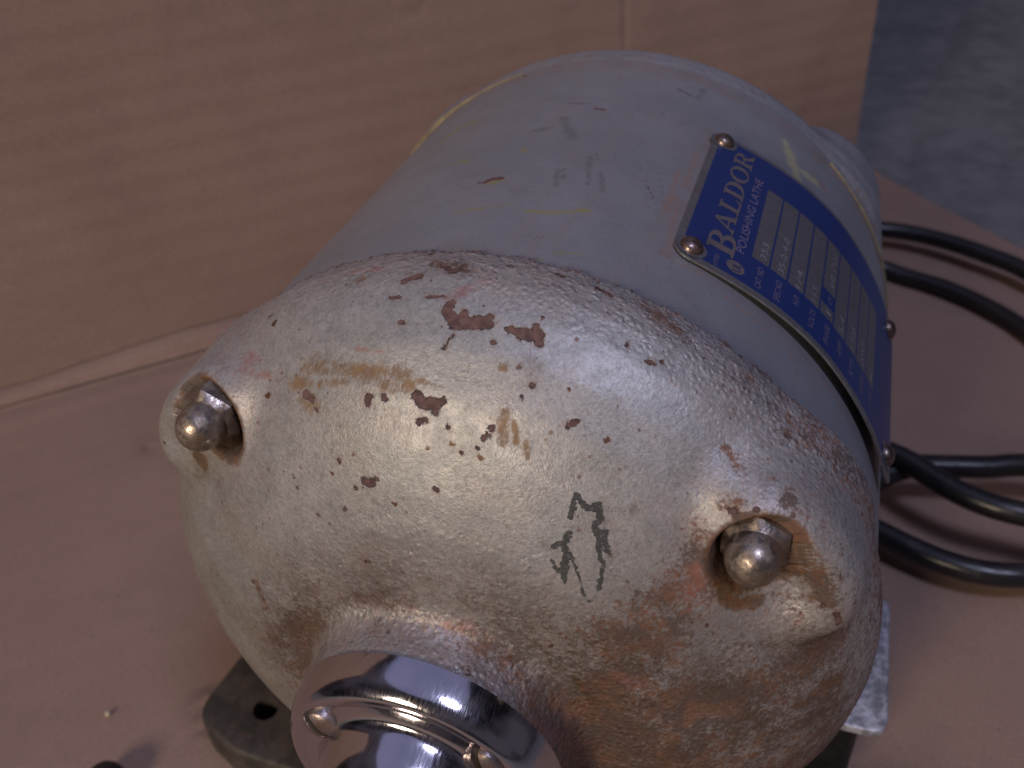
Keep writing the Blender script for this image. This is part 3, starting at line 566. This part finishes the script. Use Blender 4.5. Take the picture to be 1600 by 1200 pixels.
# ---------------------------------------------------------------- nameplate, printed with its rows running round the tube
def pr(th): return .0804+.0016*float(sstep(np.array([th]), 14., 40.)[0])
def pw(th, y, h=0.):
    r = pr(th)+h; return (r*math.sin(R(th)), y, r*math.cos(R(th)))
def patch(name, t0, t1, y0, y1, h0, h1, mat, parent, cut=0., nth=None):
    """curved sheet between two heights, with clipped or rounded corners"""
    nt = nth or max(2, int((t1-t0)/.7)+1); nyy = 14 if cut else 2
    V = []; F = []
    kk = R(1)*.081; W = (t1-t0)*kk
    ts = [t0+(t1-t0)*i/(nt-1) for i in range(nt)]
    if cut:
        c = cut/kk; ts = sorted(set([round(t0+c*(1-math.cos(q)), 4) for q in np.linspace(0, math.pi/2, 7)]+[round(t1-c*(1-math.cos(q)), 4) for q in np.linspace(0, math.pi/2, 7)]+[t for t in ts if t0+c < t < t1-c]))
    for t in ts:
        dd = min((t-t0), (t1-t))*kk; ins = 0.
        if cut and dd < cut: ins = cut-math.sqrt(max(0, cut*cut-(cut-dd)**2))
        ins = min(ins, (y1-y0)/2-1e-5)
        V += [pw(t, y0+ins, h1), pw(t, y1-ins, h1), pw(t, y1-ins, h0), pw(t, y0+ins, h0)]
    for i in range(len(ts)-1):
        a = 4*i; b = a+4
        for k in range(4): F.append((a+k, b+k, b+(k+1) % 4, a+(k+1) % 4))
    n = len(ts); F += [(0, 1, 2, 3), (4*n-4, 4*n-1, 4*n-2, 4*n-3)]
    o = mesh_obj(name, V, F, mat, parent, smooth=False); bm = bmesh.new(); bm.from_mesh(o.data); bmesh.ops.recalc_face_normals(bm, faces=bm.faces); bm.to_mesh(o.data); bm.free()
    return o
PY0, PY1, PT0, PT1 = .0193, .0777, 12.2, 64.5
plate = patch('nameplate', PT0, PT1, PY0, PY1, 0, .0005, M['plate'], None, cut=.0042); in_motor(plate)
blue_ = patch('blue_enamel_field', PT0+1.15, PT1-1.2, PY0+.0018, PY1-.0016, .0005, .00058, M['blue'], plate, cut=.004)
# bright corners round the rivets
def rivet(th, y, big=1.2):
    prof = [(0, .0016)]+[(.0021*math.sin(q), .0016*math.cos(q)*1.0) for q in np.linspace(.15, math.pi/2, 9)]+[(.0021, -.0004)]
    V = []; n = 28; m = len(prof)
    for k in range(n):
        a = 2*math.pi*k/n
        for r, h in prof: V.append((r*math.cos(a)*big, r*math.sin(a)*big, h*big))
    o = mesh_obj('rivet', np.array(V), grid_faces(n, m, True), M['rivet'], plate)
    p = Vector(pw(th, y, .0005)); zz = Vector((math.sin(R(th)), 0, math.cos(R(th)))); yy = Vector((0, 1, 0)); xx = yy.cross(zz)
    o.matrix_local = Matrix(((xx.x, yy.x, zz.x, p.x), (xx.y, yy.y, zz.y, p.y), (xx.z, yy.z, zz.z, p.z), (0, 0, 0, 1)))
    # bare metal ring round it
    V = []
    for k in range(32):
        a = 2*math.pi*k/32
        for r in (.0018, .0034): V.append(pw(th+math.degrees(r*math.cos(a)/.081), y+r*math.sin(a), .00066))
    g = mesh_obj('bare_ring', np.array(V), grid_faces(32, 2, True), M['plate'], plate)
for th_, y_ in ((14.75, .0233), (14.1, .0742), (59.6, .0720), (60.2, .0240)): rivet(th_, y_)
ROW0, PITCH = 23.55, 3.24
def row_t(i): return ROW0+PITCH*i
for i in range(9):
    t0, t1 = row_t(i), row_t(i)+PITCH-.36
    if i == 4:
        patch('data_window', t0, t1, .0325, .0365, .00058, .00064, M['window'], plate); patch('data_window', t0, t1, .0425, .0632, .00058, .00064, M['window'], plate)
    else: patch('data_window', t0, t1, .0322, .0632, .00058, .00064, M['window'], plate)
def text_mesh(s, size, shear=0.):
    cu = bpy.data.curves.new('t', 'FONT'); cu.body = s; cu.size = size; cu.resolution_u = 3; cu.shear = shear
    o = bpy.data.objects.new('t', cu); C.objects.link(o); bpy.context.view_layer.update()
    me = bpy.data.meshes.new_from_object(o.evaluated_get(bpy.context.evaluated_depsgraph_get()))
    bpy.data.objects.remove(o); bpy.data.curves.remove(cu)
    return me
def lettering(name, s, th_base, y0, length, cap, mat, h=.00066, bold=0.):
    """text reading along +Y, letter tops towards smaller angles"""
    me = text_mesh(s, 1.); n = len(me.vertices); co = np.empty(n*3); me.vertices.foreach_get('co', co); co = co.reshape(-1, 3)
    if n == 0: return
    x0, x1 = co[:, 0].min(), co[:, 0].max(); ymx = .7
    P = []
    for x, y, _ in co: P.append(pw(th_base-math.degrees((y/ymx)*cap/.0815), y0+(x-x0)/(x1-x0)*length, h))
    o = mesh_obj(name, P, [tuple(p.vertices) for p in me.polygons], mat, plate, smooth=False)
    bpy.data.meshes.remove(me); return o
# serif maker's name, drawn as strokes: unit cell, x to the right, y up
def ring_poly(cx, cy, rx0, ry0, rx1, ry1, a0=0, a1=360, n=22):
    q = []
    for k in range(n):
        A0 = R(a0+(a1-a0)*k/n); A1 = R(a0+(a1-a0)*(k+1)/n)
        q.append([(cx+rx0*math.cos(A0), cy+ry0*math.sin(A0)), (cx+rx0*math.cos(A1), cy+ry0*math.sin(A1)), (cx+rx1*math.cos(A1), cy+ry1*math.sin(A1)), (cx+rx1*math.cos(A0), cy+ry1*math.sin(A0))])
    return q
def rect(x0, y0, x1, y1): return [[(x0, y0), (x1, y0), (x1, y1), (x0, y1)]]
def GL(ch):
    if ch == 'B': return rect(.10, 0, .34, 1)+rect(0, 0, .5, .10)+rect(0, .90, .5, 1)+rect(.34, .47, .5, .56)+ring_poly(.48, .74, .12, .15, .34, .26, -90, 90)+ring_poly(.50, .27, .14, .17, .38, .27, -90, 90)
    if ch == 'A': return [[(.02, 0), (.14, 0), (.48, .98), (.40, 1)], [(.62, 0), (.86, 0), (.52, 1), (.38, 1)]]+rect(.2, .28, .68, .36)+rect(-.06, 0, .26, .08)+rect(.52, 0, .96, .08)
    if ch == 'L': return rect(.12, 0, .32, 1)+rect(0, .92, .46, 1)+rect(0, 0, .74, .09)+[[(.62, .09), (.74, .09), (.78, .34), (.74, .34)]]
    if ch == 'D': return rect(.12, 0, .32, 1)+rect(0, .92, .40, 1)+rect(0, 0, .40, .08)+ring_poly(.36, .5, .30, .42, .54, .5, -90, 90)
    if ch == 'O': return ring_poly(.46, .5, .26, .42, .46, .5)
    if ch == 'R': return rect(.12, 0, .32, 1)+rect(0, .92, .44, 1)+rect(0, 0, .44, .08)+ring_poly(.42, .73, .18, .18, .38, .27, -90, 90)+rect(.32, .46, .44, .54)+[[(.44, .47), (.60, .50), (.94, 0), (.70, 0)]]+rect(.66, 0, 1.02, .08)
def brand():
    V = []; F = []; y = .0268
    for ch, wd, hh, base in (('B', .0088, .0062, 20.9), ('A', .0086, .0047, 19.9), ('L', .0070, .0047, 19.9), ('D', .0082, .0047, 19.9), ('O', .0086, .0047, 19.9), ('R', .0086, .0047, 19.9)):
        w1 = {'B': .88, 'A': .95, 'L': .78, 'D': .9, 'O': .92, 'R': 1.0}[ch]
        for k, q in enumerate(GL(ch)):
            b = len(V)
            for x_, y_ in q: V.append(pw(base-math.degrees(y_*hh/.0815), y+x_/w1*wd*.90, .00066+.000004*(k % 5)))
            F.append((b, b+1, b+2, b+3))
        y += wd*.955 if ch != 'B' else wd
    return mesh_obj('brand_lettering', V, F, M['letter'], plate, smooth=False)
brand()
lettering('subtitle_lettering', 'POLISHING LATHE', 22.35, .0308, .0345, .0020, M['letter_small'])
lettering('small_print', 'LISTED', 18.9, .0213, .0042, .0009, M['letter_small'])
# round listing mark
V = []
for k in range(28):
    a = 2*math.pi*k/28
    V.append(pw(21.6+math.degrees(.0021*math.cos(a)/.0815), .0246+.0021*math.sin(a), .00064))
mesh_obj('listing_mark', V, [tuple(range(28))], M['letter'], plate, smooth=False)
lettering('mark_lettering', 'UL', 22.35, .0232, .0028, .0018, M['blue'], .00070)
for i, s in enumerate(('CAT. NO', 'SPEC.NO', 'H.P.', 'VOLTS', 'PHASE', 'AMPS', 'R.P.M.', 'HOURS', 'TEMP')):
    lg = {0: .0076, 1: .0074, 2: .0036, 3: .0066, 4: .0064, 5: .005, 6: .006, 7: .0062, 8: .005}[i]
    lettering('row_caption', s, row_t(i)+2.35, .0310-lg-.0012, lg, .00150, M['letter_small'])
lettering('row_caption', 'CY', row_t(4)+2.2, .0380, .0030, .0013, M['letter_small'])
for i, s, y0, lg in ((0, '353', .0335, .0066), (1, '35-2-4-0', .0330, .0150), (2, '1/4', .0326, .0070), (3, '115', .0330, .0060), (4, '60', .0450, .0050), (4, '1', .0338, .0010), (5, '5.4', .0330, .0060), (6, '1725', .0330, .0085), (7, 'CONT', .0330, .0085), (8, '40', .0330, .0050), (4, 'CYCLE', .0520, .0075)):
    lettering('stamped_figures', s, row_t(i)+2.25, y0, lg, .00150, M['stamp'], .00070)

# ---------------------------------------------------------------- base, foot lugs, switch box
def prism(name, pts, z0, z1, mat, parent, hole=None, bev=.0015):
    bm = bmesh.new(); vs = [bm.verts.new((x, y, z0)) for x, y in pts]; f = bm.faces.new(vs)
    r = bmesh.ops.extrude_face_region(bm, geom=[f]); 
    for v in r['geom']:
        if isinstance(v, bmesh.types.BMVert): v.co.z = z1
    bmesh.ops.recalc_face_normals(bm, faces=bm.faces)
    ed = [e for e in bm.edges if abs(e.verts[0].co.z-z1) < 1e-7 and abs(e.verts[1].co.z-z1) < 1e-7]
    bmesh.ops.bevel(bm, geom=ed, offset=bev, segments=3, affect='EDGES', profile=.5)
    o = bm_obj(name, bm, mat, parent, smooth=True); o.data.set_sharp_from_angle(angle=R(50))
    if hole:
        x, y, r = hole; bm = bmesh.new(); bmesh.ops.create_cone(bm, segments=32, radius1=r, radius2=r, depth=.08, cap_ends=True, matrix=Matrix.Translation((x, y, (z0+z1)/2)))
        c = bm_obj('cutter', bm, mat); md = o.modifiers.new('hole', 'BOOLEAN'); md.object = c; md.operation = 'DIFFERENCE'; md.solver = 'EXACT'
        bpy.context.view_layer.update(); me = bpy.data.meshes.new_from_object(o.evaluated_get(bpy.context.evaluated_depsgraph_get()))
        o.modifiers.clear(); old = o.data; o.data = me; me.set_sharp_from_angle(angle=R(40)); bpy.data.meshes.remove(old); bpy.data.objects.remove(c)
    return o
def round_poly(P, rad, n=6):
    out = []; P = [Vector(p) for p in P]; m = len(P)
    for i in range(m):
        a, b, c = P[i-1], P[i], P[(i+1) % m]; r = rad[i] if isinstance(rad, (list, tuple)) else rad
        p0 = b+(a-b).normalized()*r; p1 = b+(c-b).normalized()*r
        for k in range(n+1):
            t = k/n; out.append(tuple(p0*(1-t)**2+b*2*t*(1-t)+p1*t*t))
    return out
foot_l = round_poly([(-.050, .0240), (-.1105, .0255), (-.1135, -.0045), (-.094, -.0125), (-.050, -.0140)], [.003, .007, .008, .005, .003])
lug = prism('foot_lug', foot_l, .001, .015, M['iron'], motor, hole=(-.0914, .0040, .0042))
foot_r = [(-x, y) for x, y in foot_l][::-1]
prism('foot_lug', foot_r, .001, .015, M['iron'], motor, hole=(.0914, .0040, .0034))
prism('motor_base', round_poly([(-.052, -.016), (.052, -.016), (.052, .115), (-.052, .115)], .006), .001, .020, M['iron'], motor)
# pedestal neck in body paint
ped = prism('pedestal', round_poly([(-.030, -.008), (.060, -.008), (.060, .100), (-.030, .100)], .010), .0195, .062, M['body'], motor, bev=.003)
# galvanised lid on the side switch box
prism('switch_box', round_poly([(.052, .0335), (.0910, .0315), (.0910, .078), (.052, .078)], [.003, .007, .007, .003]), .012, .0470, M['black_metal'], motor)
prism('box_lid', round_poly([(.048, .0262), (.0962, .0262), (.0962, .0765), (.048, .0765)], [.002, .0055, .0055, .002]), .0474, .0500, M['galv'], motor, bev=.0007)

# ---------------------------------------------------------------- power cord
cord = bpy.data.objects.new('power_cord', None)
def Z(P, z): return [(x, y, zz) for (x, y), zz in zip(P, z)]
P1 = [(.060, .300, .010), (.070, .352, .009), (.0935, .3596, .006), (.1104, .3553, .0045), (.130, .3468, .0050), (.1512, .3320, .0047), (.170, .3105, .0045), (.200, .255, .006), (.196, .200, .018), (.153, .1871, .022), (.1361, .1813, .022), (.1216, .1777, .022), (.1071, .1733, .022), (.094, .163, .020), (.075, .140, .016), (.060, .150, .012), (.056, .22, .008), (.060, .33, .008), (.080, .386, .011),
      (.0881, .393, .012), (.1093, .3934, .012), (.1298, .3875, .012), (.1494, .3774, .012), (.171, .3636, .011), (.215, .320, .006), (.235, .25, .0045), (.225, .18, .016), (.185, .150, .027), (.1481, .1503, .028), (.133, .1526, .028), (.1198, .1587, .028), (.1059, .1692, .028), (.0938, .1746, .028), (.070, .182, .030), (.055, .16, .024), (.065, .148, .014), (.0785, .150, .0130), (.0926, .1461, .012), (.1091, .1385, .012), (.1226, .134, .012), (.1357, .1328, .012), (.151, .1356, .012), (.190, .150, .008), (.24, .155, .0042), (.30, .14, .0042)]
cord = tube('power_cord', smooth_curve(P1, 10), .0047, M['rubber'])
tag(cord, 'glossy black rubber power cord lying in loose loops on the cardboard right of the motor', 'power cord')

# ---------------------------------------------------------------- cardboard box: bottom panel and back panel joined by a fold
K = Vector((.0815, .5083)); E = Vector((.7215, .6924)); NN = Vector((E.y, -E.x))   # E along the fold, NN from the wall towards the motor
box = bpy.data.objects.new('cardboard_box', None); link(box)
tag(box, 'brown corrugated cardboard box opened out under and behind the motor', 'cardboard box')
box.matrix_world = Matrix(((E.x, NN.x, 0, K.x), (E.y, NN.y, 0, K.y), (0, 0, 1, 0), (0, 0, 0, 1)))
# local frame: x along the fold (0 at the far right corner, negative to the left), y towards the motor, z up
def sheet(name, xs, prof_fn, parent, thick, mat):
    rows = []
    for x in xs: rows.append(prof_fn(x))
    m = len(rows[0]); V = []
    for x, row in zip(xs, rows):
        for (y, z) in row: V.append((x, y, z))
    nx = len(xs); F = [tuple(f) for f in grid_faces(nx, m)]
    # back side, offset along the local normal
    base = len(V)
    for x, row in zip(xs, rows):
        for j, (y, z) in enumerate(row):
            a = row[max(j-1, 0)]; b = row[min(j+1, m-1)]; ty, tz = b[0]-a[0], b[1]-a[1]; l = math.hypot(ty, tz)
            V.append((x, y-tz/l*thick*-1 if False else y+tz/l*thick*-1, z+ty/l*thick*1 if False else z-(-ty)/l*thick*1))
    F += [(base+b_, base+a_, base+d_, base+c_) for a_, b_, c_, d_ in F[:]]
    for i in range(nx-1):
        F.append((i*m, base+i*m, base+(i+1)*m, (i+1)*m)); F.append((i*m+m-1, (i+1)*m+m-1, base+(i+1)*m+m-1, base+i*m+m-1))
    for j in range(m-1):
        F.append((j, j+1, base+j+1, base+j)); a_ = (nx-1)*m+j; F.append((a_, base+a_-0, base+a_+1, a_+1))
    o = mesh_obj(name, V, F, mat, parent)
    bm = bmesh.new(); bm.from_mesh(o.data); bmesh.ops.recalc_face_normals(bm, faces=bm.faces); bm.to_mesh(o.data); bm.free()
    o.data.set_sharp_from_angle(angle=R(60)); return o
xs = sorted(list(np.linspace(-.9, -.34, 120))+list(np.linspace(-.335, -.16, 130))+list(np.linspace(-.157, 0, 40)))
def wob(x, s=1.): return math.sin(x*23+1)*.5+math.sin(x*57+.4)*.3+math.sin(x*131+2)*.2
def bead(x):   # how far the rolled fold swells at this place
    return .0042+.0034*float(sstep(np.array([x]), -.54, -.45)[0])+.0006*wob(x*1.7)
def back_prof(x):
    b = bead(x); row = []
    y0 = .0006*wob(x)
    row += [(.0010, .0006), (y0-.0008, .0030), (y0-.0012, b*.5), (y0-.0022, b*.8), (y0-.0050, b*1.02), (y0-.0100, b*1.12), (y0-.0118, b*1.13)]
    for z in np.linspace(b*1.15+.0006, .62, 190):
        fl = .00005*math.sin(2*math.pi*z/.0074)+.00020*math.sin(2*math.pi*z/.0148)*(.65+.35*math.sin(z*31+x*4))
        slump = .0022*math.sin(z*9+x*3)+.0012*math.sin(z*19-x*7)
        crease = -.0008*math.exp(-((x+.1818)/.0016)**2)*min(1, max(0, (z-.095)/.015))-.0006*math.exp(-((math.hypot(x+.305, z-.155)-.0095)/.0014)**2)
        row.append((y0*math.exp(-z*20)-.0085+fl+slump*min(1, z*8)+crease-.10*z, z))
    return row
def right_x(z): return .0+.035*z
back = sheet('back_panel', xs, back_prof, box, .004, M['card'])
for v in back.data.vertices:      # the free edge leans out a little with height
    v.co.x += .036*v.co.z*max(0, 1+v.co.x/.3)
ys = np.concatenate([np.linspace(.0008, .02, 34), np.linspace(.024, .70, 170)])
def floor_prof(x):
    return [(y, .0002*math.sin(2*math.pi*y/.0075)*0+.00010*math.sin(2*math.pi*y/.0150+wob(x*.5))*sstep(np.array([.3-y]), 0., .2)[0]-.0022*math.exp(-((y-.0022)/.0012)**2)+.0007*math.exp(-((y-.013)/.006)**2)) for y in ys]
fl = sheet('bottom_panel', xs, lambda x: [(a, b) for a, b in floor_prof(x)], box, -.004, M['card'])
for o_ in (back, fl):
    n_ = len(o_.data.vertices); co = np.empty(n_*3); o_.data.vertices.foreach_get('co', co); co = co.reshape(-1, 3)
    sm = np.zeros(n_)
    if o_ is fl:
        Wd = np.array([[K.x+E.x*x+NN.x*y, K.y+E.y*x+NN.y*y] for x, y in co[:, :2]])
        for (px, py, r, s) in ((-.121, .010, .006, .8), (-.1155, .001, .005, .8), (-.117, .017, .005, .5), (-.124, .004, .004, .5), (-.225, .122, .008, .5), (-.205, .12, .006, .5)):
            sm = np.maximum(sm, s*np.exp(-(((Wd[:, 0]-px)**2+(Wd[:, 1]-py)**2)/r**2)))
    set_attr(o_.data, 'smudge', sm)
# a small crumb and a dark rubber knob on the panel
bm = bmesh.new(); bmesh.ops.create_icosphere(bm, subdivisions=2, radius=.0010)
for v in bm.verts: v.co *= 1+.12*math.sin(v.co.x*5000+v.co.y*3000)
crumb = bm_obj('crumb', bm, plain('cream_crumb', (.55, .48, .33), .6)); crumb.location = (-.1512, -.0057, .0009)
tag(crumb, 'tiny pale yellow crumb on the cardboard left of the motor foot', 'crumb')
kn = lathe('rubber_foot', [(0, .0), (.0050, .0), (.0062, .001), (.0062, .006), (.0052, .0080), (.0025, .0088), (0, .0089)], M['rubber'], None, 48)
kn.rotation_euler = (R(90), 0, 0); kn.location = (-.1335, -.0290, .0003)
tag(kn, 'small round black rubber foot lying on the cardboard at the bottom edge', 'rubber foot')

# ---------------------------------------------------------------- concrete
J0 = Vector((.1088, .5154)); J1 = Vector((.1598, .8932)); jd = (J1-J0).normalized(); jn = Vector((jd.y, -jd.x))
V = []; prof = [(-6, -.0095), (-.30, -.0082), (-.02, -.0078), (-.0075, -.0080), (-.004, -.0086), (.001, -.0094), (.005, -.0082), (.009, -.0070), (.02, -.0062), (.3, -.0064), (6, -.008)]
nl = 60
for i in range(nl):
    t = -6+12*i/(nl-1)
    for q, z in prof: p = J0+jd*t+jn*q; V.append((p.x, p.y, z))
g = mesh_obj('concrete_floor', np.array(V), grid_faces(nl, len(prof)), M['concrete']); g['kind'] = 'structure'
bm = bmesh.new(); bm.from_mesh(g.data); bmesh.ops.recalc_face_normals(bm, faces=bm.faces); 
if sum(f.normal.z for f in bm.faces) < 0: bmesh.ops.reverse_faces(bm, faces=bm.faces)
bm.to_mesh(g.data); bm.free()
